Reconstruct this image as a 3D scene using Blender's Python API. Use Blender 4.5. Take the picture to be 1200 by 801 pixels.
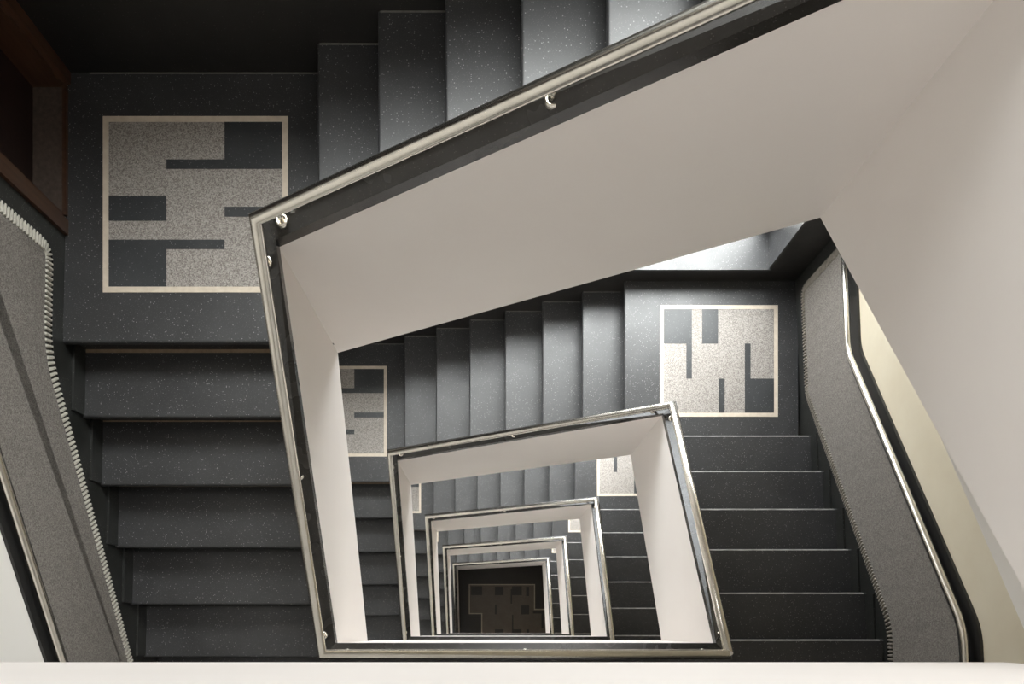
import bpy, bmesh, math
from mathutils import Vector

# ------------------------------------------------------------------ scene, camera, light
scene = bpy.context.scene
for o in list(bpy.data.objects):
    bpy.data.objects.remove(o)
col = scene.collection
scene.view_settings.view_transform = 'Standard'
scene.view_settings.look = 'None'
scene.view_settings.gamma = 1.0
scene.view_settings.use_curve_mapping = False
scene.view_settings.exposure = 0.15

H = 3.4                      # storey height
R = H / 19.0                 # riser
ZC = 18.262                  # camera height above the ground floor
cam_d = bpy.data.cameras.new('camera')
cam_d.sensor_width = 36.0
cam_d.lens = 933.0 / 1200.0 * 36.0
cam_d.shift_x = (600.0 - 575.5) / 1200.0
cam_d.shift_y = (737.2 - 400.5) / 1200.0
cam_d.clip_start = 0.02
cam_d.clip_end = 100.0
cam = bpy.data.objects.new('camera', cam_d)
cam.location = (0, 0, ZC)
col.objects.link(cam)
scene.camera = cam

world = bpy.data.worlds.new('sky_world')
scene.world = world
world.use_nodes = True
wb = world.node_tree.nodes['Background']
wb.inputs[0].default_value = (0.93, 0.96, 1.0, 1)
wb.inputs[1].default_value = 0.2


def area_light(name, loc, rot, sx, sy, power, color):
    l = bpy.data.lights.new(name, 'AREA')
    l.shape = 'RECTANGLE'
    l.size = sx
    l.size_y = sy
    l.energy = power
    l.color = color
    o = bpy.data.objects.new(name, l)
    o.location = loc
    o.rotation_euler = rot
    col.objects.link(o)
    return o


def FZ(k):
    return 17.0 - H * k


WIN_X0, WIN_X1 = -1.25, 1.945


def win_top(k):                       # window head above the landing; taller on the top storey
    return 2.7 if k == 0 else 1.92


WALL_T = 0.40                         # thickness of the back wall
SILL = 0.175
SKY = (0.0, 1.6, -0.9, 1.1)         # skylight opening in the ceiling
area_light('skylight_daylight', ((SKY[0] + SKY[1]) / 2, (SKY[2] + SKY[3]) / 2, 20.35), (0, 0, 0),
           SKY[1] - SKY[0], SKY[3] - SKY[2], 8, (1.0, 0.965, 0.92))
for k in range(5):                    # daylight in each stair window
    area_light('window_daylight', ((WIN_X0 + WIN_X1) / 2, 3.35, FZ(k) - 6 * R + 0.40 + win_top(k) / 2), (math.radians(-62), 0, 0),
               WIN_X1 - WIN_X0 + .3, win_top(k), (54 if k == 0 else 130) * win_top(k), (0.985, 0.985, 1.0))

sun_d = bpy.data.lights.new('hazy_sun', 'SUN')      # bright hazy sky high above the window side
sun_d.energy = 15.5
sun_d.angle = math.radians(60)
sun_d.color = (1.0, 0.985, 0.96)
sun = bpy.data.objects.new('hazy_sun', sun_d)
_az, _el = math.radians(28), math.radians(56)        # azimuth from the back wall's normal towards the right wall
_dir = Vector((math.sin(_az) * math.cos(_el), math.cos(_az) * math.cos(_el), math.sin(_el)))
sun.rotation_euler = _dir.to_track_quat('Z', 'Y').to_euler()
sun.location = (2, 6, 24)
col.objects.link(sun)

# ------------------------------------------------------------------ plan
fL, fR, fT, fB = -0.717, 1.034, 1.293, -0.066      # faces of the parapets towards the well
TH = 0.070                                         # parapet thickness
tL, tR, tT, tB = -0.757, 1.065, 1.320, -0.108      # handrail centre lines
YB = 2.52                                          # back wall
YF = -2.3                                          # front wall
yl0, rl = 1.2926, 0.2897                           # left flight: first nosing, run
yr0, rr = 1.354, 0.2825                            # right flight
xt0, rt = -0.744, 0.2843                           # back flight


def XL(y):
    return -(1.957 + 0.0186 * (0.57 - y))


def XR(y):
    return 2.282 + 0.041 * (0.62 - y)


# ------------------------------------------------------------------ materials
def new_mat(name):
    m = bpy.data.materials.new(name)
    m.use_nodes = True
    nt = m.node_tree
    b = nt.nodes['Principled BSDF']
    return m, nt, b


def N(nt, typ, **kw):
    n = nt.nodes.new(typ)
    for a, v in kw.items():
        setattr(n, a, v)
    return n


def ramp(nt, fac, stops, interp='LINEAR'):
    r = N(nt, 'ShaderNodeValToRGB')
    r.color_ramp.interpolation = interp
    els = r.color_ramp.elements
    while len(els) < len(stops):
        els.new(0.5)
    for e, (p, c) in zip(els, stops):
        e.position = p
        e.color = (c[0], c[1], c[2], 1)
    nt.links.new(fac, r.inputs[0])
    return r.outputs[0]


def mixc(nt, fac, a, b):
    m = N(nt, 'ShaderNodeMix', data_type='RGBA')
    nt.links.new(fac, m.inputs[0])
    for s, v in ((6, a), (7, b)):
        if isinstance(v, tuple):
            m.inputs[s].default_value = (v[0], v[1], v[2], 1)
        else:
            nt.links.new(v, m.inputs[s])
    return m.outputs[2]


def coords(nt):
    return N(nt, 'ShaderNodeTexCoord').outputs['Object']


def noise(nt, co, scale, detail=3.0, rough=0.5):
    n = N(nt, 'ShaderNodeTexNoise')
    n.inputs['Scale'].default_value = scale
    n.inputs['Detail'].default_value = detail
    n.inputs['Roughness'].default_value = rough
    nt.links.new(co, n.inputs['Vector'])
    return n.outputs[0]


def specks(nt, co, scale, size, chance):
    """stone chips: 1 inside a chip, 0 outside"""
    v = N(nt, 'ShaderNodeTexVoronoi')
    v.inputs['Scale'].default_value = scale
    nt.links.new(co, v.inputs['Vector'])
    sep = N(nt, 'ShaderNodeSeparateColor')
    nt.links.new(v.outputs['Color'], sep.inputs[0])
    a = N(nt, 'ShaderNodeMath', operation='LESS_THAN')
    nt.links.new(v.outputs['Distance'], a.inputs[0])
    a.inputs[1].default_value = size
    b = N(nt, 'ShaderNodeMath', operation='LESS_THAN')
    nt.links.new(sep.outputs[0], b.inputs[0])
    b.inputs[1].default_value = chance
    c = N(nt, 'ShaderNodeMath', operation='MULTIPLY')
    nt.links.new(a.outputs[0], c.inputs[0])
    nt.links.new(b.outputs[0], c.inputs[1])
    return c.outputs[0]


def bump(nt, b, h, strength, dist=0.002):
    n = N(nt, 'ShaderNodeBump')
    n.inputs['Strength'].default_value = strength
    n.inputs['Distance'].default_value = dist
    nt.links.new(h, n.inputs['Height'])
    nt.links.new(n.outputs[0], b.inputs['Normal'])


def terrazzo(name, dark, light, chip, rough, size=0.36, chance=0.075, scale=170):
    m, nt, b = new_mat(name)
    co = coords(nt)
    base = ramp(nt, noise(nt, co, 5, 5, 0.65), [(0.3, dark), (0.7, light)])
    c = mixc(nt, specks(nt, co, scale, size, chance), base, chip)
    c = mixc(nt, specks(nt, co, scale * 2.2, 0.4, chance * 1.2), c, tuple(0.45 * x for x in chip))
    nt.links.new(c, b.inputs['Base Color'])
    rr_ = ramp(nt, noise(nt, co, 9, 2, 0.5), [(0.3, (rough - .03,) * 3), (0.7, (rough + .03,) * 3)])
    nt.links.new(rr_, b.inputs['Roughness'])
    return m


def plain(name, c1, c2, rough, scale=6, metallic=0.0, bump_s=0.0, bscale=60):
    m, nt, b = new_mat(name)
    co = coords(nt)
    nt.links.new(ramp(nt, noise(nt, co, scale, 4, 0.6), [(0.3, c1), (0.7, c2)]), b.inputs['Base Color'])
    b.inputs['Roughness'].default_value = rough
    b.inputs['Metallic'].default_value = metallic
    if bump_s:
        bump(nt, b, noise(nt, co, bscale, 3), bump_s)
    return m


def pebble(name, c1, c2, c3, rough, scale):
    m, nt, b = new_mat(name)
    co = coords(nt)
    v = N(nt, 'ShaderNodeTexVoronoi')
    v.inputs['Scale'].default_value = scale
    nt.links.new(co, v.inputs['Vector'])
    sep = N(nt, 'ShaderNodeSeparateColor')
    nt.links.new(v.outputs['Color'], sep.inputs[0])
    c = ramp(nt, sep.outputs[0], [(0.0, c1), (0.5, c2), (1.0, c3)])
    nt.links.new(c, b.inputs['Base Color'])
    b.inputs['Roughness'].default_value = rough
    bump(nt, b, v.outputs['Distance'], 0.35, 0.003)
    return m


M = {}
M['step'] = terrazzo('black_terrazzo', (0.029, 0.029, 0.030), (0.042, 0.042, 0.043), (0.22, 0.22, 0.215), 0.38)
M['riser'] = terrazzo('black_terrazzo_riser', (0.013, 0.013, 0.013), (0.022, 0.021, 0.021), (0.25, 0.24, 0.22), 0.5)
M['skirt'] = terrazzo('black_skirting_terrazzo', (0.011, 0.012, 0.011), (0.022, 0.022, 0.020), (0.10, 0.10, 0.09), 0.42)
M['backdado'] = terrazzo('black_wall_terrazzo', (0.009, 0.008, 0.007), (0.012, 0.011, 0.010), (0.06, 0.055, 0.05), 0.42, chance=0.03)
M['coping'] = terrazzo('black_coping_terrazzo', (0.016, 0.014, 0.012), (0.028, 0.026, 0.023), (0.08, 0.075, 0.07), 0.26, chance=0.05, scale=300)
M['field'] = pebble('pale_terrazzo', (0.14, 0.122, 0.108), (0.27, 0.245, 0.222), (0.38, 0.35, 0.32), 0.55, 230)
M['block'] = terrazzo('slate_terrazzo', (0.024, 0.026, 0.028), (0.036, 0.038, 0.040), (0.14, 0.14, 0.14), 0.42)
M['border'] = plain('cream_terrazzo', (0.52, 0.44, 0.35), (0.62, 0.54, 0.44), 0.5, 30)
M['joint'] = plain('tan_mortar', (0.24, 0.17, 0.11), (0.34, 0.25, 0.17), 0.6, 40)
M['joint_grey'] = plain('grey_mortar', (0.10, 0.10, 0.09), (0.16, 0.15, 0.14), 0.6, 40)
M['parapet'] = plain('cream_paint', (0.85, 0.795, 0.755), (0.87, 0.82, 0.78), 0.55, 2.5, bump_s=0.05, bscale=90)
M['plaster_l'] = plain('white_plaster', (0.84, 0.81, 0.765), (0.87, 0.84, 0.80), 0.6, 3, bump_s=0.06, bscale=80)
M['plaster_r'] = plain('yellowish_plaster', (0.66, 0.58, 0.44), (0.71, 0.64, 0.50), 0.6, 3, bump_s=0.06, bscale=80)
M['chrome'] = plain('polished_nickel', (0.76, 0.72, 0.65), (0.84, 0.80, 0.73), 0.24, 14, metallic=1.0)
M['dado'] = pebble('grey_pebble_dado', (0.12, 0.107, 0.094), (0.205, 0.185, 0.165), (0.29, 0.265, 0.24), 0.75, 230)
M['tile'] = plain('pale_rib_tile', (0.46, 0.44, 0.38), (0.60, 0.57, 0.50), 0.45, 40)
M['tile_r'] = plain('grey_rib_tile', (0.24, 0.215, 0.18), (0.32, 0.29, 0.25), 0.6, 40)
M['worn_glint'] = plain('worn_glint_nosing', (0.14, 0.135, 0.13), (0.36, 0.345, 0.325), 0.4, 14)  # pale tone paints the highlight on the nosings as well as their wear
M['tile_bed'] = plain('dark_tile_bed', (0.05, 0.05, 0.045), (0.08, 0.075, 0.065), 0.7, 40)
M['band'] = plain('black_band', (0.012, 0.012, 0.012), (0.018, 0.017, 0.016), 0.4, 12)
M['frame_w'] = plain('white_window_paint', (0.75, 0.74, 0.71), (0.8, 0.79, 0.76), 0.4, 5)
M['hall_a'] = terrazzo('brown_hall_terrazzo', (0.10, 0.075, 0.055), (0.14, 0.11, 0.08), (0.3, 0.26, 0.2), 0.45)
M['hall_b'] = terrazzo('dark_hall_terrazzo', (0.018, 0.014, 0.012), (0.03, 0.025, 0.02), (0.1, 0.09, 0.08), 0.45)
M['hall_line'] = plain('pale_hall_strip', (0.42, 0.36, 0.26), (0.52, 0.45, 0.34), 0.5, 20)


def wood(name, c1, c2, rough):
    m, nt, b = new_mat(name)
    co = coords(nt)
    mp = N(nt, 'ShaderNodeMapping')
    mp.inputs['Scale'].default_value = (18, 18, 1.2)
    nt.links.new(co, mp.inputs[0])
    nt.links.new(ramp(nt, noise(nt, mp.outputs[0], 2.5, 6, 0.6), [(0.3, c1), (0.7, c2)]), b.inputs['Base Color'])
    b.inputs['Roughness'].default_value = rough
    return m


M['wood'] = wood('brown_door_wood', (0.035, 0.015, 0.008), (0.07, 0.032, 0.016), 0.4)
M['wood_dark'] = wood('dark_door_leaf_wood', (0.010, 0.004, 0.003), (0.018, 0.007, 0.005), 0.5)
M['wood_sill'] = wood('worn_threshold_wood', (0.05, 0.035, 0.028), (0.09, 0.066, 0.052), 0.6)
mg, ntg, bg = new_mat('window_glass')
g_tr = N(ntg, 'ShaderNodeBsdfTransparent')
g_tr.inputs[0].default_value = (0.95, 0.97, 0.97, 1)
g_gl = N(ntg, 'ShaderNodeBsdfGlossy')
g_gl.inputs['Roughness'].default_value = 0.03
g_mx = N(ntg, 'ShaderNodeMixShader')
g_mx.inputs[0].default_value = 0.06
ntg.links.new(g_tr.outputs[0], g_mx.inputs[1])
ntg.links.new(g_gl.outputs[0], g_mx.inputs[2])
ntg.links.new(g_mx.outputs[0], ntg.nodes['Material Output'].inputs[0])
ntg.nodes.remove(bg)
M['glass'] = mg


# ------------------------------------------------------------------ object helpers
def thing(name, label, cat, loc, group=None):
    o = bpy.data.objects.new(name, None)
    o.empty_display_size = 0.1
    o.location = loc
    col.objects.link(o)
    o['label'] = label
    o['category'] = cat
    if group:
        o['group'] = group
    return o


def setting(name, loc=(0, 0, 0)):
    o = bpy.data.objects.new(name, None)
    o.location = loc
    o['kind'] = 'structure'
    col.objects.link(o)
    return o


def world_of(o):
    v = Vector((0, 0, 0))
    while o is not None:
        v += Vector(o.location)
        o = o.parent
    return v


def build(name, verts, faces, mat, parent=None, smooth=False):
    """verts are world coordinates; the mesh is stored relative to the parent's base"""
    off = world_of(parent)
    me = bpy.data.meshes.new(name)
    me.from_pydata([tuple(Vector(v) - off) for v in verts], [], faces)
    bm = bmesh.new()
    bm.from_mesh(me)
    bmesh.ops.recalc_face_normals(bm, faces=bm.faces)
    if smooth:
        for f in bm.faces:
            f.smooth = len(f.verts) <= 4
    bm.to_mesh(me)
    bm.free()
    me.materials.append(M[mat])
    o = bpy.data.objects.new(name, me)
    if parent is not None:
        o.parent = parent
    col.objects.link(o)
    return o


def loft(a, b):
    """two matching loops of world points -> closed prism"""
    n = len(a)
    faces = [list(range(n))[::-1], list(range(n, 2 * n))]
    for i in range(n):
        j = (i + 1) % n
        faces.append([i, j, n + j, n + i])
    return list(a) + list(b), faces


def join(parts):
    V, F = [], []
    for v, f in parts:
        o = len(V)
        V += list(v)
        F += [[i + o for i in q] for q in f]
    return V, F


def box(x0, x1, y0, y1, z0, z1):
    return loft([(x0, y0, z0), (x1, y0, z0), (x1, y1, z0), (x0, y1, z0)],
                [(x0, y0, z1), (x1, y0, z1), (x1, y1, z1), (x0, y1, z1)])


def obox(name, x0, x1, y0, y1, z0, z1, mat, parent=None):
    return build(name, *box(x0, x1, y0, y1, z0, z1), mat, parent)


def tube(path, r, seg=14):
    pts = [Vector(p) for p in path]
    rings = []
    n = len(pts)
    for i, p in enumerate(pts):
        d_in = (pts[i] - pts[i - 1]).normalized() if i > 0 else (pts[1] - pts[0]).normalized()
        d_out = (pts[i + 1] - pts[i]).normalized() if i < n - 1 else d_in
        if i == 0:
            d_in = d_out
        nrm = (d_in + d_out).normalized()
        up = Vector((0, 0, 1)) if abs(d_in.z) < 0.95 else Vector((0, 1, 0))
        s = d_in.cross(up).normalized()
        u = s.cross(d_in).normalized()
        ring = []
        for j in range(seg):
            a = 2 * math.pi * j / seg
            q = s * (r * math.cos(a)) + u * (r * math.sin(a))
            t = -q.dot(nrm) / d_in.dot(nrm)
            ring.append(p + q + d_in * t)
        rings.append(ring)
    V = [v for rg in rings for v in rg]
    F = []
    for i in range(n - 1):
        # match the starting vertices of consecutive rings
        best = min(range(seg), key=lambda k: (rings[i][0] - rings[i + 1][k]
                   - (pts[i] - pts[i + 1])).length)
        for j in range(seg):
            a, b = i * seg + j, i * seg + (j + 1) % seg
            c, d = (i + 1) * seg + (j + 1 + best) % seg, (i + 1) * seg + (j + best) % seg
            F.append([a, b, c, d])
    F.append(list(range(seg))[::-1])
    F.append(list(range((n - 1) * seg, n * seg)))
    return V, F


def lathe(cx, cy, prof, seg=14):
    V, F = [], []
    for r, z in prof:
        for j in range(seg):
            a = 2 * math.pi * j / seg
            V.append((cx + r * math.cos(a), cy + r * math.sin(a), z))
    for i in range(len(prof) - 1):
        for j in range(seg):
            F.append([i * seg + j, i * seg + (j + 1) % seg, (i + 1) * seg + (j + 1) % seg, (i + 1) * seg + j])
    F.append(list(range(seg))[::-1])
    F.append(list(range((len(prof) - 1) * seg, len(prof) * seg)))
    return V, F


def fillet(pts, radii):
    out = []
    for i, p in enumerate(pts):
        r = radii[i]
        if i in (0, len(pts) - 1) or r <= 0:
            out.append(p)
            continue
        a, b = Vector(pts[i - 1]) - Vector(p), Vector(pts[i + 1]) - Vector(p)
        t = min(r, a.length * .45, b.length * .45)
        p0 = Vector(p) + a.normalized() * t
        p1 = Vector(p) + b.normalized() * t
        for k in range(7):
            s = k / 6
            q = p0 * (1 - s) ** 2 + Vector(p) * 2 * s * (1 - s) + p1 * s * s
            out.append((q.x, q.y))
    return out


def offset(path, d):
    """shift an open 2-D path to its left by d"""
    out = []
    for i, p in enumerate(path):
        a = Vector(path[max(i - 1, 0)])
        b = Vector(path[min(i + 1, len(path) - 1)])
        t = (b - a).normalized()
        out.append((p[0] - t.y * d, p[1] + t.x * d))
    return out


def copy_tree(o, parent=None, dz=0.0):
    c = o.copy()
    col.objects.link(c)
    c.parent = parent
    if parent is None:
        c.location.z += dz
    for ch in list(o.children):
        copy_tree(ch, c)
    return c


ORD = ['topmost storey', 'second storey from the top', 'third storey from the top',
       'fourth storey from the top', 'lowest storey above the ground hall']

# ------------------------------------------------------------------ walls
def on_left(y, z, d):
    return (XL(y) + d, y, z)


def on_right(y, z, d):
    return (XR(y) - d, y, z)


def on_back(x, z, d):
    return (x, YB - d, z)


def slab_on(mapper, poly, d0, d1):
    return loft([mapper(a, b, d0) for a, b in poly], [mapper(a, b, d1) for a, b in poly])


def rect(a0, a1, b0, b1):
    return [(a0, b0), (a1, b0), (a1, b1), (a0, b1)]


ZTOP = 20.4
DOOR_Y0, DOOR_Y1, DOOR_H = 1.83, 2.465, 2.02
parts = [slab_on(on_left, rect(YF, DOOR_Y0, -0.3, ZTOP), 0, -0.25),
         slab_on(on_left, rect(DOOR_Y1, YB + .3, -0.3, ZTOP), 0, -0.25)]
zz = -0.3
for k in reversed(range(5)):
    tl = FZ(k) - 13 * R
    parts.append(slab_on(on_left, rect(DOOR_Y0, DOOR_Y1, zz, tl), 0, -0.25))
    zz = tl + DOOR_H
parts.append(slab_on(on_left, rect(DOOR_Y0, DOOR_Y1, zz, ZTOP), 0, -0.25))
o = build('wall_left', *join(parts), 'plaster_l')
o['kind'] = 'structure'
o = build('wall_right', *slab_on(on_right, rect(YF, YB + .3, -0.3, ZTOP), 0, -0.25), 'plaster_r')
o['kind'] = 'structure'
xa, xb = XL(YB), XR(YB)
parts = [box(xa, WIN_X0, YB, YB + WALL_T, -.3, ZTOP), box(WIN_X1, xb, YB, YB + WALL_T, -.3, ZTOP)]
zz = -0.3
for k in reversed(range(5)):
    tr = FZ(k) - 6 * R
    parts.append(box(WIN_X0, WIN_X1, YB, YB + WALL_T, zz, tr + SILL))
    zz = tr + win_top(k)
parts.append(box(WIN_X0, WIN_X1, YB, YB + WALL_T, zz, ZTOP))
o = build('wall_back', *join(parts), 'plaster_l')
o['kind'] = 'structure'
o = build('wall_front', *box(XL(YF) - .2, XR(YF) + .2, YF - .25, YF, -.3, ZTOP), 'plaster_l')
o['kind'] = 'structure'
o = build('ceiling', *join([box(XL(YF) - .2, SKY[0], YF - .2, YB + .3, ZTOP - .12, ZTOP + .05),
                            box(SKY[1], XR(YF) + .2, YF - .2, YB + .3, ZTOP - .12, ZTOP + .05),
                            box(SKY[0], SKY[1], YF - .2, SKY[2], ZTOP - .12, ZTOP + .05),
                            box(SKY[0], SKY[1], SKY[3], YB + .3, ZTOP - .12, ZTOP + .05)]), 'plaster_l')
o['kind'] = 'structure'

# ------------------------------------------------------------------ ground hall floor with inlay
gx, gy = XL(YF) - .2, YF - .2
o = obox('floor', gx, XR(YF) + .2, gy, YB + .3, -.2, 0, 'hall_b')
o['kind'] = 'structure'
floor = o
GS = ZC / 933.0


def gpt(u, v):
    return ((u - 575.5) * GS, (737.2 - v) * GS)


def hall_piece(name, u0, v0, u1, v1, mat, h):
    a, b = gpt(u0, v0), gpt(u1, v1)
    return obox(name, a[0], b[0], b[1], a[1], 0, h, mat, floor)


for (u0, v0, u1, v1) in [(551, 685, 626, 718.5), (564.5, 718.5, 626, 775), (626, 713.5, 650, 775)]:
    hall_piece('inlay_field', u0, v0, u1, v1, 'hall_a', 0.002)
for (u0, v0, u1, v1) in [(549.5, 684, 627, 685.2), (549.5, 685.2, 550.7, 718), (549.5, 718, 565.3, 719.2),
                         (564, 719.2, 565.2, 775), (625.8, 685.2, 627, 713), (625.8, 713, 652, 714.2)]:
    hall_piece('inlay_border', u0, v0, u1, v1, 'hall_line', 0.004)
for (u0, v0, u1, v1) in [(552, 686.5, 565, 697), (580, 687, 590, 697), (600, 686.5, 611.5, 697), (616.5, 687, 620, 698),
                         (580, 708, 582, 719.5), (598.5, 690, 600, 707), (610.5, 709, 620, 719.5), (600, 720, 601.5, 738),
                         (580, 737, 590, 748), (600, 737, 611, 748), (617, 737, 620, 748), (624.5, 715.5, 637, 718.5),
                         (634.5, 718.5, 637, 736)]:
    hall_piece('inlay_block', u0, v0, u1, v1, 'hall_b', 0.003)


# ------------------------------------------------------------------ stair pieces
def tread_profile(nose, back, z, sgn, th=0.038, r=0.011):
    """(run, z) section; sgn = +1 when the nosing points to the negative axis"""
    pts = [(back, z - th), (back, z)]
    for i in range(6):
        a = math.pi / 2 * i / 5
        pts.append((nose + sgn * (r - r * math.sin(a)), z - r + r * math.cos(a)))
    for i in range(4):
        a = math.pi / 2 * i / 3
        pts.append((nose + sgn * (r - r * math.cos(a)), z - th + r - r * math.sin(a)))
    return pts


OV = 0.032          # nosing overhang
SK = 0.014          # skirting thickness: treads end there


def flight_left(k, label):
    z0 = FZ(k) - 13 * R
    t = thing('stair_flight', label, 'stairs', (-1.37, 0.57, z0 - 6 * R), 'flights along the left wall')
    x_in = fL - TH
    for i in range(1, 6):
        nose, z = yl0 - i * rl, z0 - i * R
        back = yl0 - (i - 1) * rl + OV
        pr = tread_profile(nose, back, z, 1)
        tr = build('tread', *loft([(XL(y) + SK, y, zz) for y, zz in pr], [(x_in, y, zz) for y, zz in pr]), 'step', t)
        jw = 0.016 if i == 1 else 0.006
        build('joint_strip', *loft([(XL(back) + SK + .012, back - jw, z), (x_in, back - jw, z), (x_in, back, z), (XL(back) + SK + .012, back, z)],
                                   [(XL(back) + SK + .012, back - jw, z + .002), (x_in, back - jw, z + .002), (x_in, back, z + .002), (XL(back) + SK + .012, back, z + .002)]),
              'joint', tr)
        build('skirting_block', *loft([(XL(nose) + SK, nose + .01, z), (XL(nose) + SK + .012, nose + .01, z), (XL(back) + SK + .012, back, z), (XL(back) + SK, back, z)],
                                      [(XL(nose) + SK, nose + .01, z + .10), (XL(nose) + SK + .012, nose + .01, z + .10), (XL(back) + SK + .012, back, z + .10), (XL(back) + SK, back, z + .10)]),
              'skirt', t)
    for i in range(6):
        y, z1 = yl0 - i * rl + OV, z0 - i * R - 0.038
        zb = z0 - (i + 1) * R
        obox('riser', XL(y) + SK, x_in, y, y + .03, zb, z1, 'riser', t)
    # sloping slab under the steps
    p = [(yl0 + .03, z0 - .05), (yl0 - 5 * rl, z0 - 5 * R - .05), (yl0 - 5 * rl, z0 - 6 * R - .02), (yl0 - 5 * rl + .06, z0 - 6 * R - .02),
         (yl0 + .03, z0 - .05 - .24)]
    p = [(yl0 + .03, z0 - R - .05), (yl0 - 5 * rl, z0 - 6 * R - .05), (yl0 - 5 * rl, z0 - 6 * R - .17), (yl0 + .03, z0 - R - .17)]
    build('soffit', *loft([(XL(y) + SK, y, z) for y, z in p], [(x_in, y, z) for y, z in p]), 'plaster_l', t)
    return t


def worn_glint_edge(parent, nose, z, x_in):
    """pale arris along a nosing of the right flight: wear plus a painted highlight"""
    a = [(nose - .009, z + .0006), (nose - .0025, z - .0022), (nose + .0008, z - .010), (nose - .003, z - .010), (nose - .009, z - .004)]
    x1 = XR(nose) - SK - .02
    build('worn_glint_edge', *loft([(x_in, y, q) for y, q in a], [(x1, y, q) for y, q in a]), 'worn_glint', parent)


def flight_right(k, label):
    z0 = FZ(k) - 6 * R
    t = thing('stair_flight', label, 'stairs', (1.68, 0.65, z0), 'flights along the right wall')
    x_in = fR + TH
    for j in range(1, 6):
        nose, z = yr0 - (j - 1) * rr, z0 + j * R
        back = yr0 - j * rr - OV
        pr = tread_profile(nose, back, z, -1)
        tr = build('tread', *loft([(XR(y) - SK, y, zz) for y, zz in pr], [(x_in, y, zz) for y, zz in pr]), 'step', t)
        worn_glint_edge(tr, nose, z, x_in)
        build('skirting_block', *loft([(XR(nose) - SK, nose - .01, z), (XR(nose) - SK - .012, nose - .01, z), (XR(back) - SK - .012, back, z), (XR(back) - SK, back, z)],
                                      [(XR(nose) - SK, nose - .01, z + .10), (XR(nose) - SK - .012, nose - .01, z + .10), (XR(back) - SK - .012, back, z + .10), (XR(back) - SK, back, z + .10)]),
              'skirt', t)
    for j in range(1, 7):
        y, z1 = yr0 - (j - 1) * rr - OV, z0 + j * R - .038
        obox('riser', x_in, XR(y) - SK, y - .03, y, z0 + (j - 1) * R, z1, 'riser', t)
    p = [(yr0 - .034, z0 - .05), (yr0 - 5 * rr, z0 + 5 * R - .05), (yr0 - 5 * rr, z0 + 5 * R - .17), (yr0 - .034, z0 - .17)]
    build('soffit', *loft([(XR(y) - SK, y, z) for y, z in p], [(x_in, y, z) for y, z in p]), 'plaster_l', t)
    return t


def flight_back(k, label):
    z0 = FZ(k) - 13 * R
    t = thing('stair_flight', label, 'stairs', (0.1, 1.94, z0), 'flights along the back wall')
    y0, y1 = fT + TH, YB - 0.012
    for i in range(1, 7):
        nose, z = xt0 + (i - 1) * rt, z0 + i * R
        back = xt0 + i * rt + OV
        pr = tread_profile(nose, back, z, 1)
        build('tread', *loft([(x, y0, zz) for x, zz in pr], [(x, y1, zz) for x, zz in pr]), 'step', t)
        obox('joint_strip', nose + .01, back - OV, y1 - .006, y1, z, z + .002, 'joint_grey', t)
    for i in range(1, 8):
        x, z1 = xt0 + (i - 1) * rt + OV, z0 + i * R - .038
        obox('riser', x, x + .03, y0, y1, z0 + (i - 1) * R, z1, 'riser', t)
    p = [(xt0 + .034, z0 - .05), (xt0 + 6 * rt, z0 + 6 * R - .05), (xt0 + 6 * rt, z0 + 6 * R - .17), (xt0 + .034, z0 - .17)]
    build('soffit', *loft([(x, y0, z) for x, z in p], [(x, y1, z) for x, z in p]), 'plaster_l', t)
    return t


def inlay(parent, x0, x1, y0, y1, z, blocks, bw):
    """pale field, cream border and slate blocks let into a landing; blocks in 0..1 from the upper left"""
    obox('inlay_field', x0 + bw, x1 - bw, y0 + bw, y1 - bw, z, z + .0015, 'field', parent)
    obox('inlay_border', x0, x1, y1 - bw, y1, z, z + .003, 'border', parent)
    obox('inlay_border', x0, x1, y0, y0 + bw, z, z + .003, 'border', parent)
    obox('inlay_border', x0, x0 + bw, y0 + bw, y1 - bw, z, z + .003, 'border', parent)
    obox('inlay_border', x1 - bw, x1, y0 + bw, y1 - bw, z, z + .003, 'border', parent)
    ix0, ix1, iy0, iy1 = x0 + bw, x1 - bw, y0 + bw, y1 - bw
    for poly in blocks:
        pts = [(ix0 + a * (ix1 - ix0), iy1 - b * (iy1 - iy0)) for a, b in poly]
        build('inlay_block', *loft([(x, y, z) for x, y in pts], [(x, y, z + .003) for x, y in pts]), 'block', parent)


LEFT_BLOCKS = [
    [(.668, 0), (1, 0), (1, .285), (.333, .285), (.333, .228), (.668, .228)],
    rect(0, .333, .45, .60),
    rect(.668, 1, .515, .575),
    [(0, .715), (.668, .715), (.668, .772), (.333, .772), (.333, 1), (0, 1)],
]
RIGHT_BLOCKS = [
    [(0, 0), (.255, 0), (.255, .67), (.205, .67), (.205, .332), (0, .332)],
    rect(.348, .492, 0, .332),
    [(.735, .332), (.785, .332), (.785, .67), (1, .67), (1, 1), (.745, 1), (.735, .67)],
    rect(.50, .552, .67, 1),
]
RIGHT_BLOCKS[2] = [(.735, .332), (.787, .332), (.787, .67), (1, .67), (1, 1), (.735, 1)]


def landing_left(k, label):
    z = FZ(k) - 13 * R
    t = thing('stair_landing', label, 'landing', (-1.34, 1.9, z - .16), 'corner landings at the door side')
    pr = tread_profile(yl0, YB - .012, z, 1)
    x1 = xt0 + OV
    build('paving', *loft([(XL(y) + SK, y, zz) for y, zz in pr], [(x1, y, zz) for y, zz in pr]), 'step', t)
    obox('slab', XL(2) + SK + .01, x1, yl0 + .08, YB - .012, z - .16, z - .039, 'plaster_l', t)
    inlay(t, -1.7487, -.9146, 1.5172, 2.3108, z, LEFT_BLOCKS, 0.026)
    obox('joint_strip', XL(2) + .12, x1 - .02, YB - .018, YB - .012, z, z + .002, 'joint_grey', t)
    return t


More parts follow.
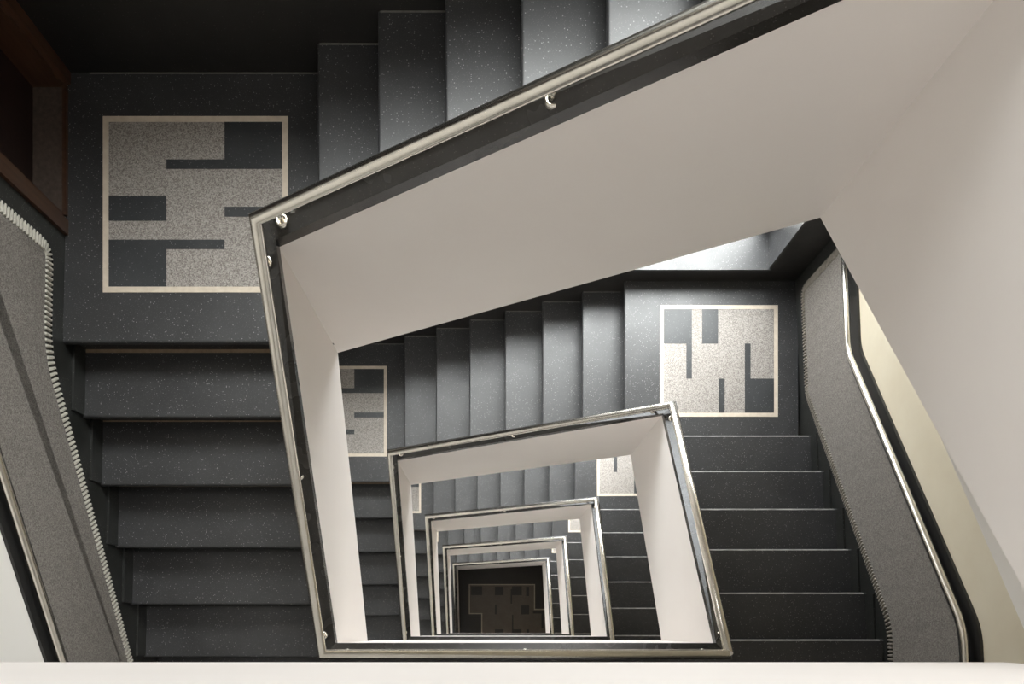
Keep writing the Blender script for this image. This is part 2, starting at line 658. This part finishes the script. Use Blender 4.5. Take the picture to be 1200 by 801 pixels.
def landing_right(k, label):
    z = FZ(k) - 6 * R
    t = thing('stair_landing', label, 'landing', (1.6, 1.94, z - .16), 'corner landings at the window side')
    xn = xt0 + 6 * rt
    pr = tread_profile(xn, XR(2) - SK, z, 1)
    y0 = yr0 - OV
    build('paving', *loft([(x, y0, zz) for x, zz in pr], [(x, YB - .012, zz) for x, zz in pr]), 'step', t)
    obox('slab', xn + .08, XR(2) - SK, y0 + .03, YB - .012, z - .16, z - .039, 'plaster_l', t)
    inlay(t, 1.2155, 2.0657, 1.5311, 2.3343, z, RIGHT_BLOCKS, 0.028)
    return t


def gallery(k, label):
    z = FZ(k)
    t = thing('gallery_floor', label, 'landing', (0.2, -1.2, z - .30), 'floor galleries at the camera side')
    y1 = fB - TH
    x_r = fR + TH
    obox('paving', XL(0) + SK, XR(0) - SK, YF, y1, z - .04, z, 'step', t)
    obox('slab', XL(0) + SK, XR(0) - SK, YF, y1, z - .30, z - .041, 'plaster_l', t)
    nose = yr0 - 5 * rr
    pr = tread_profile(nose, y1, z, -1)
    ns = build('nosing_slab', *loft([(x_r, y, zz) for y, zz in pr], [(XR(y) - SK, y, zz) for y, zz in pr]), 'step', t)
    worn_glint_edge(ns, nose, z, x_r)
    return t


# ------------------------------------------------------------------ balustrade: parapet panels, coping, handrail
CAP_T = 0.050
CAP_D = 0.075        # coping top lies this far under the rail centre


def corner_pts(o):
    """plan corners of the well loop shifted outwards by o from the well face"""
    return {'BR': (fR + o, fB - o), 'TR': (fR + o, fT + o), 'TL': (fL - o, fT + o), 'BL': (fL - o, fB - o)}


RAILC = {'BR': (tR, tB), 'TR': (tR, tT), 'TL': (tL, tT), 'BL': (tL, tB)}


def mitred(c1, c2, o_in, o_out, zt1, zt2, zb1, zb2):
    a, b = corner_pts(o_in), corner_pts(o_out)
    p = [a[c1], a[c2], b[c2], b[c1]]
    zb = [zb1, zb2, zb2, zb1]
    zt = [zt1, zt2, zt2, zt1]
    return loft([(x, y, z) for (x, y), z in zip(p, zb)], [(x, y, z) for (x, y), z in zip(p, zt)])


def rail_posts(rail, p1, p2, cap_off, fr):
    p1, p2 = Vector(p1), Vector(p2)
    L = (p2 - p1).length
    for s in fr:
        d = s if s >= 0 else L + s
        if s == 0.5:
            d = L / 2
        q = p1 + (p2 - p1) * (d / L)
        zc = q.z - CAP_D
        build('rosette', *lathe(q.x, q.y, [(.021, zc - .016), (.021, zc + .010), (.018, zc + .014), (.013, zc + .014), (.012, zc + .006), (.004, zc + .006)]), 'chrome', rail, True)
        build('post', *lathe(q.x, q.y, [(.0075, zc - .002), (.0075, q.z - .012)], 10), 'chrome', rail, True)


def segment(t, c1, c2, z1, z2, b1, b2):
    """z = rail centre heights, b = lower edge heights"""
    build('parapet_panel', *mitred(c1, c2, 0, TH - .006, z1 - CAP_D - CAP_T, z2 - CAP_D - CAP_T, b1, b2), 'parapet', t)
    build('coping', *mitred(c1, c2, -.004, TH, z1 - CAP_D, z2 - CAP_D, z1 - CAP_D - CAP_T, z2 - CAP_D - CAP_T), 'coping', t)


def rails(t, names, zs, posts=True):
    path = [(RAILC[n][0], RAILC[n][1], z) for n, z in zip(names, zs)]
    r = build('handrail', *tube(path, .0205, 16), 'chrome', t, True)
    under = [(x, y, z - .024) for x, y, z in path]
    build('under_bar', *tube(under, .0085, 8), 'chrome', r, True)
    for a, b in zip(path[:-1], path[1:]):
        rail_posts(r, a, b, 0, (.10, .5, -.10))
    return r


hTR, hTL, hB = 1.056, 1.029, 1.092


def balustrade(k, label, bottom=True):
    f0, tr, tl, f1 = FZ(k), FZ(k) - 6 * R, FZ(k) - 13 * R, FZ(k + 1)
    t = thing('stair_balustrade', label, 'balustrade', (0.16, 0.6, f1 - .3), 'looping stair balustrades')
    segment(t, 'BR', 'TR', f0 + hB, tr + hTR, f0 - .17, tr - .165)
    segment(t, 'TR', 'TL', tr + hTR, tl + hTL, tr - .165, tl - .134)
    segment(t, 'TL', 'BL', tl + hTL, f1 + hB, tl - .134, f1 + (.04 if bottom else 0))
    if bottom:
        segment(t, 'BL', 'BR', f1 + hB, f1 + hB, f1 - .30, f1 - .30)
        rails(t, ['BR', 'TR', 'TL', 'BL', 'BR'], [f0 + hB, tr + hTR, tl + hTL, f1 + hB, f1 + hB])
    else:
        rails(t, ['BR', 'TR', 'TL', 'BL'], [f0 + hB, tr + hTR, tl + hTL, f1 + hB])
    return t


b0 = balustrade(0, 'topmost loop of cream stair parapet with black coping and nickel handrail')
for k in range(1, 4):
    c = copy_tree(b0, dz=-H * k)
    c['label'] = ['', 'second loop down of cream stair parapet with black coping and nickel rail',
                  'third loop down of cream stair parapet with black coping and nickel rail',
                  'fourth loop down of cream stair parapet with black coping and nickel rail'][k]
balustrade(4, 'lowest cream stair parapet loop, ending at the dark ground hall floor', bottom=False)

# parapet of the top gallery, across to the left wall
t = thing('gallery_parapet', 'white parapet face of the top floor gallery running wall to wall', 'balustrade', (0, fB - .04, 17.0 - .36))
xl = XL(0)
def mitre_end(o_in, o_out, z0, z1):
    q = [(xl, fB - o_in), (fR + o_in, fB - o_in), (fR + o_out, fB - o_out), (xl, fB - o_out)]
    return loft([(x, y, z0) for x, y in q], [(x, y, z1) for x, y in q])


build('parapet_panel', *mitre_end(0, TH - .006, 17.0 - .345, 17.0 + hB - CAP_D - CAP_T), 'parapet', t)
build('coping', *mitre_end(-.004, TH, 17 + hB - CAP_D - CAP_T, 17 + hB - CAP_D), 'coping', t)
r = build('handrail', *tube([(xl + .05, tB, 17 + hB), (tR, tB, 17 + hB)], .0205, 16), 'chrome', t, True)
rail_posts(r, (xl + .05, tB, 17 + hB), (tR, tB, 17 + hB), 0, (.15, .5, -.15))

# flights and landings of every storey
protos = [
    (flight_right, 'dark terrazzo flight by the right wall, {}', 5),
    (landing_right, 'black landing with pale slate-blocked inlay below the window sill, {}', 5),
    (flight_back, 'dark terrazzo flight along the black back wall, {}', 5),
    (landing_left, 'black landing with cream-bordered inlay beside the door, {}', 5),
    (flight_left, 'dark terrazzo flight by the left wall, {}', 5),
    (gallery, 'dark gallery floor behind the straight parapet, {}', 5),
]
for fn, lab, n in protos:
    p = fn(0, lab.format(ORD[0]))
    for k in range(1, n):
        c = copy_tree(p, dz=-H * k)
        c['label'] = lab.format(ORD[k])


# ------------------------------------------------------------------ dados, skirtings and wall handrails
TILE_W, TILE_H, PITCH = 0.0135, 0.055, 0.0222


def dado(mapper, wall, zref, path, rail_path, label, rlabel, base, strip, singles, y_end):
    """path: outer (lower) edge of the ribbed tile border in (y, z); grey panel lies to its inner side"""
    t = thing('wall_dado', label, 'wall dado', base, 'grey stair dados')
    side = 1 if mapper is on_left else 1
    inner = offset(path, TILE_H * wall)
    up = [(a, b - .12) for a, b in rail_path]
    top = [(a, b + .055) for a, b in rail_path]
    panel = inner + up[::-1]
    build('panel', *slab_on(mapper, panel, -.02, .010), 'dado', t)
    bed = path + inner[::-1]
    # quads strip bed
    V, F = [], []
    for a, b in zip(path, inner):
        V += [mapper(a[0], a[1], -.02), mapper(a[0], a[1], .006), mapper(b[0], b[1], .006), mapper(b[0], b[1], -.02)]
    for i in range(len(path) - 1):
        q, w = 4 * i, 4 * i + 4
        for j in range(4):
            F.append([q + j, q + (j + 1) % 4, w + (j + 1) % 4, w + j])
    F += [[0, 1, 2, 3], [len(V) - 4, len(V) - 3, len(V) - 2, len(V) - 1]]
    bd = build('tile_bed', V, F, 'tile_bed', t)
    # ribbed border tiles
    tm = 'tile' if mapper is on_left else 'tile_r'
    lens = [0]
    for a, b in zip(path[:-1], path[1:]):
        lens.append(lens[-1] + (Vector(b) - Vector(a)).length)
    n = int(lens[-1] / PITCH)
    tiles = []
    for i in range(n):
        s = (i + .5) * PITCH
        j = max(q for q in range(len(lens) - 1) if lens[q] <= s)
        f = (s - lens[j]) / (lens[j + 1] - lens[j])
        p = Vector(path[j]).lerp(Vector(path[j + 1]), f)
        q = Vector(inner[j]).lerp(Vector(inner[j + 1]), f)
        if p.x < y_end:
            continue
        d = (q - p)
        L = d.length
        d.normalize()
        e = Vector((-d.y, d.x)) * (TILE_W / 2)
        e2 = e * 0.55
        lo = [p + d * .003 - e, p + d * .003 + e, q - d * .002 + e, q - d * .002 - e]
        hi = [p + d * .006 - e2, p + d * .006 + e2, q - d * .005 + e2, q - d * .005 - e2]
        tiles.append(loft([mapper(v.x, v.y, .006) for v in lo], [mapper(v.x, v.y, .017) for v in hi]))
    if singles:
        for v, f in tiles[:290]:
            build('border_tile', v, f, tm, t)
        if len(tiles) > 290:
            s = build('border_tiles', *join(tiles[290:]), tm, t)
            s['kind'] = 'stuff'
    else:
        s = build('border_tiles', *join(tiles), tm, t)
        s['kind'] = 'stuff'
    # black skirting under the border, and the upright strip at the dado's end
    low = [(a, b - .34) for a, b in path[strip[2]:]]
    sk = path[strip[2]:] + low[::-1]
    build('skirting', *slab_on(mapper, sk, -.02, SK - .001), 'skirt', t)
    build('skirting', *slab_on(mapper, rect(strip[0], strip[1], strip[3], strip[4]), -.02, SK - .001), 'skirt', t)
    build('upper_band', *slab_on(mapper, up + top[::-1], -.02, .013), 'band', t)
    # wall handrail
    h = thing('wall_handrail', rlabel, 'handrail', (base[0], base[1], base[2] + .5), 'wall handrails')
    pts = [mapper(a, b, .055) for a, b in rail_path]
    rl_ = build('rail', *tube(pts, .0195, 14), 'chrome', h, True)
    m = Vector(mapper(0, 0, 1)) - Vector(mapper(0, 0, 0))
    tot = [0]
    for a, b in zip(rail_path[:-1], rail_path[1:]):
        tot.append(tot[-1] + (Vector(b) - Vector(a)).length)
    for fr in (.08, .30, .52, .74, .95):
        s = tot[-1] * fr
        j = max(q for q in range(len(tot) - 1) if tot[q] <= s)
        p = Vector(rail_path[j]).lerp(Vector(rail_path[j + 1]), (s - tot[j]) / (tot[j + 1] - tot[j]))
        a0 = mapper(p.x, p.y - .055, .0)
        a1 = mapper(p.x, p.y - .050, .045)
        a2 = mapper(p.x, p.y - .012, .055)
        build('bracket', *tube([a0, a1, a2], .007, 8), 'chrome', h, True)
    return t, h


def left_dado(k):
    z0, f1 = FZ(k) - 13 * R, FZ(k + 1)
    zn = lambda y: z0 - (yl0 - y) / rl * R
    lh, sh = .088, .135
    yb = yl0 - (sh - lh) / R * rl
    yf = yl0 - (z0 + sh - (f1 + .045)) / R * rl
    path = fillet([(1.69, z0 + .78), (1.69, z0 + lh), (yb, z0 + lh), (yf, f1 + .045), (YF, f1 + .045)], [0, .10, .12, .12, 0])
    rb = yl0 - (.91 - .87) / R * rl
    re = yl0 - (z0 + .91 - (f1 + .86)) / R * rl
    rail = fillet([(1.74, z0 + .87), (rb, z0 + .87), (re, f1 + .86), (YF, f1 + .86)], [0, .12, .12, 0])
    i0 = 8 if len(path) > 8 else 0
    return dado(on_left, -1, z0, path, rail, 'grey pebbled dado with ribbed tile edge on the left wall, ' + ORD[k],
                'nickel handrail on the left wall above the grey dado, ' + ORD[k],
                (XL(.5), .5, f1), (1.69 - .01, 1.775, 1, z0 - .03, z0 + .92), k == 0, -1.2)


def right_dado(k):
    z0, f0 = FZ(k) - 6 * R, FZ(k)
    lh, sh, fh = .088, .10, .045
    y_of = lambda z, s: yr0 - (z - z0 - R - s) / R * rr
    path = fillet([(2.425, z0 + .78), (2.425, z0 + lh), (y_of(z0 + lh, sh), z0 + lh), (y_of(f0 + fh, sh), f0 + fh), (YF, f0 + fh)],
                  [0, .10, .07, .09, 0])
    rail = fillet([(2.46, z0 + .87), (y_of(z0 + .87, .91), z0 + .87), (y_of(f0 + .87, .91), f0 + .87), (YF, f0 + .87)], [0, .07, .09, 0])
    return dado(on_right, -1, z0, path, rail, 'grey pebbled dado with fine ribbed edge on the right wall, ' + ORD[k],
                'nickel handrail on the right wall above the grey dado, ' + ORD[k],
                (XR(.5), .5, z0), (2.415, YB, 1, z0 - .03, z0 + .92), k == 1, -1.2)


for k in (0, 1):
    left_dado(k)
for k in (0, 1, 2):
    right_dado(k)

# black terrazzo facing of the back wall
for k in range(3):
    tl, tr = FZ(k) - 13 * R, FZ(k) - 6 * R
    t = thing('back_wall_facing', 'black polished terrazzo facing low on the back wall, ' + ORD[k], 'wall facing', (0, YB, tl), 'back wall facings')
    x0 = XL(YB)
    p = [(x0, tl - .1), (WIN_X0, tl - .1), (WIN_X0, tl + 1.15), (x0, tl + 1.15)]
    build('panel', *slab_on(on_back, p, -.01, .012), 'backdado', t)
    p = [(WIN_X0, tl - .1), (xt0, tl - .1), (xt0 + 6 * rt, tr - .2), (WIN_X1, tr - .2), (WIN_X1, tr + SILL), (WIN_X0, tr + SILL)]
    build('panel', *slab_on(on_back, p, -.01, .012), 'backdado', t)
    build('panel', *slab_on(on_back, rect(WIN_X1, XR(YB), tr - .1, tr + 1.15), -.01, .012), 'backdado', t)

# ------------------------------------------------------------------ windows on the back wall, doors on the left wall
for k in range(5):
    z0 = FZ(k) - 6 * R
    w = setting('window_%d' % (k + 1), ((WIN_X0 + WIN_X1) / 2, YB, z0 + SILL))
    obox('sill', WIN_X0 + .001, WIN_X1 - .001, YB - .02, YB + .33, z0 + SILL, z0 + SILL + .025, 'step', w)
    obox('reveal', WIN_X1 - .014, WIN_X1 - .001, YB - .012, YB + .33, z0 + SILL + .026, z0 + 1.15, 'step', w)
    obox('reveal', WIN_X0 + .001, WIN_X0 + .014, YB - .012, YB + .33, z0 + SILL + .026, z0 + 1.15, 'step', w)
    a, b, c, d = WIN_X0 + .014, WIN_X1 - .014, z0 + SILL + .026, z0 + win_top(k) - .01
    f0_, f1_ = YB + .26, YB + .32
    bars = [a + (b - a) * q / 4 for q in (1, 2, 3)]
    fr = build('window_frame', *join([box(a, a + .05, f0_, f1_, c, d), box(b - .05, b, f0_, f1_, c, d),
                                      box(a + .05, b - .05, f0_, f1_, c, c + .06), box(a + .05, b - .05, f0_, f1_, d - .06, d)]
                                     + [box(q - .02, q + .02, f0_, f1_, c + .06, d - .06) for q in bars]), 'frame_w', w)
    xs = [a + .03] + bars + [b - .03]
    for q0, q1 in zip(xs[:-1], xs[1:]):
        obox('pane', q0 + .02, q1 - .02, YB + .285, YB + .29, c + .06, d - .06, 'glass', w)

for k in range(2):
    z0 = FZ(k) - 13 * R
    d = setting('door_%d' % (k + 1), (XL(2.1), (DOOR_Y0 + DOOR_Y1) / 2, z0))
    xw = XL(2.1)
    obox('threshold', xw - .13, xw + .012, DOOR_Y0 + .04, DOOR_Y1 - .03, z0 - .02, z0 + .012, 'wood_sill', d)
    obox('threshold_edge', xw + .004, xw + .022, DOOR_Y0 + .03, DOOR_Y1 - .02, z0, z0 + .016, 'wood', d)
    obox('door_frame', xw - .16, xw + .006, DOOR_Y0, DOOR_Y0 + .04, z0, z0 + DOOR_H, 'wood', d)
    obox('door_frame', xw - .16, xw + .006, DOOR_Y1 - .03, DOOR_Y1, z0, z0 + DOOR_H, 'wood', d)
    obox('architrave', xw, xw + .024, DOOR_Y0 - .055, DOOR_Y0 + .012, z0, z0 + DOOR_H + .05, 'wood', d)
    obox('architrave', xw, xw + .035, DOOR_Y1 - .012, YB - .013, z0, z0 + DOOR_H + .05, 'wood', d)
    obox('architrave', xw, xw + .024, DOOR_Y0 + .012, DOOR_Y1 - .012, z0 + DOOR_H - .02, z0 + DOOR_H + .05, 'wood', d)
    leaf = obox('door_leaf', xw - .17, xw - .13, DOOR_Y0 + .04, DOOR_Y1 - .03, z0 + .004, z0 + DOOR_H - .02, 'wood_dark', d)
    for (q0, q1) in ((.18, .85), (1.0, 1.85)):
        obox('door_panel', xw - .13, xw - .122, DOOR_Y0 + .14, DOOR_Y1 - .13, z0 + q0, z0 + q1, 'wood_dark', leaf)
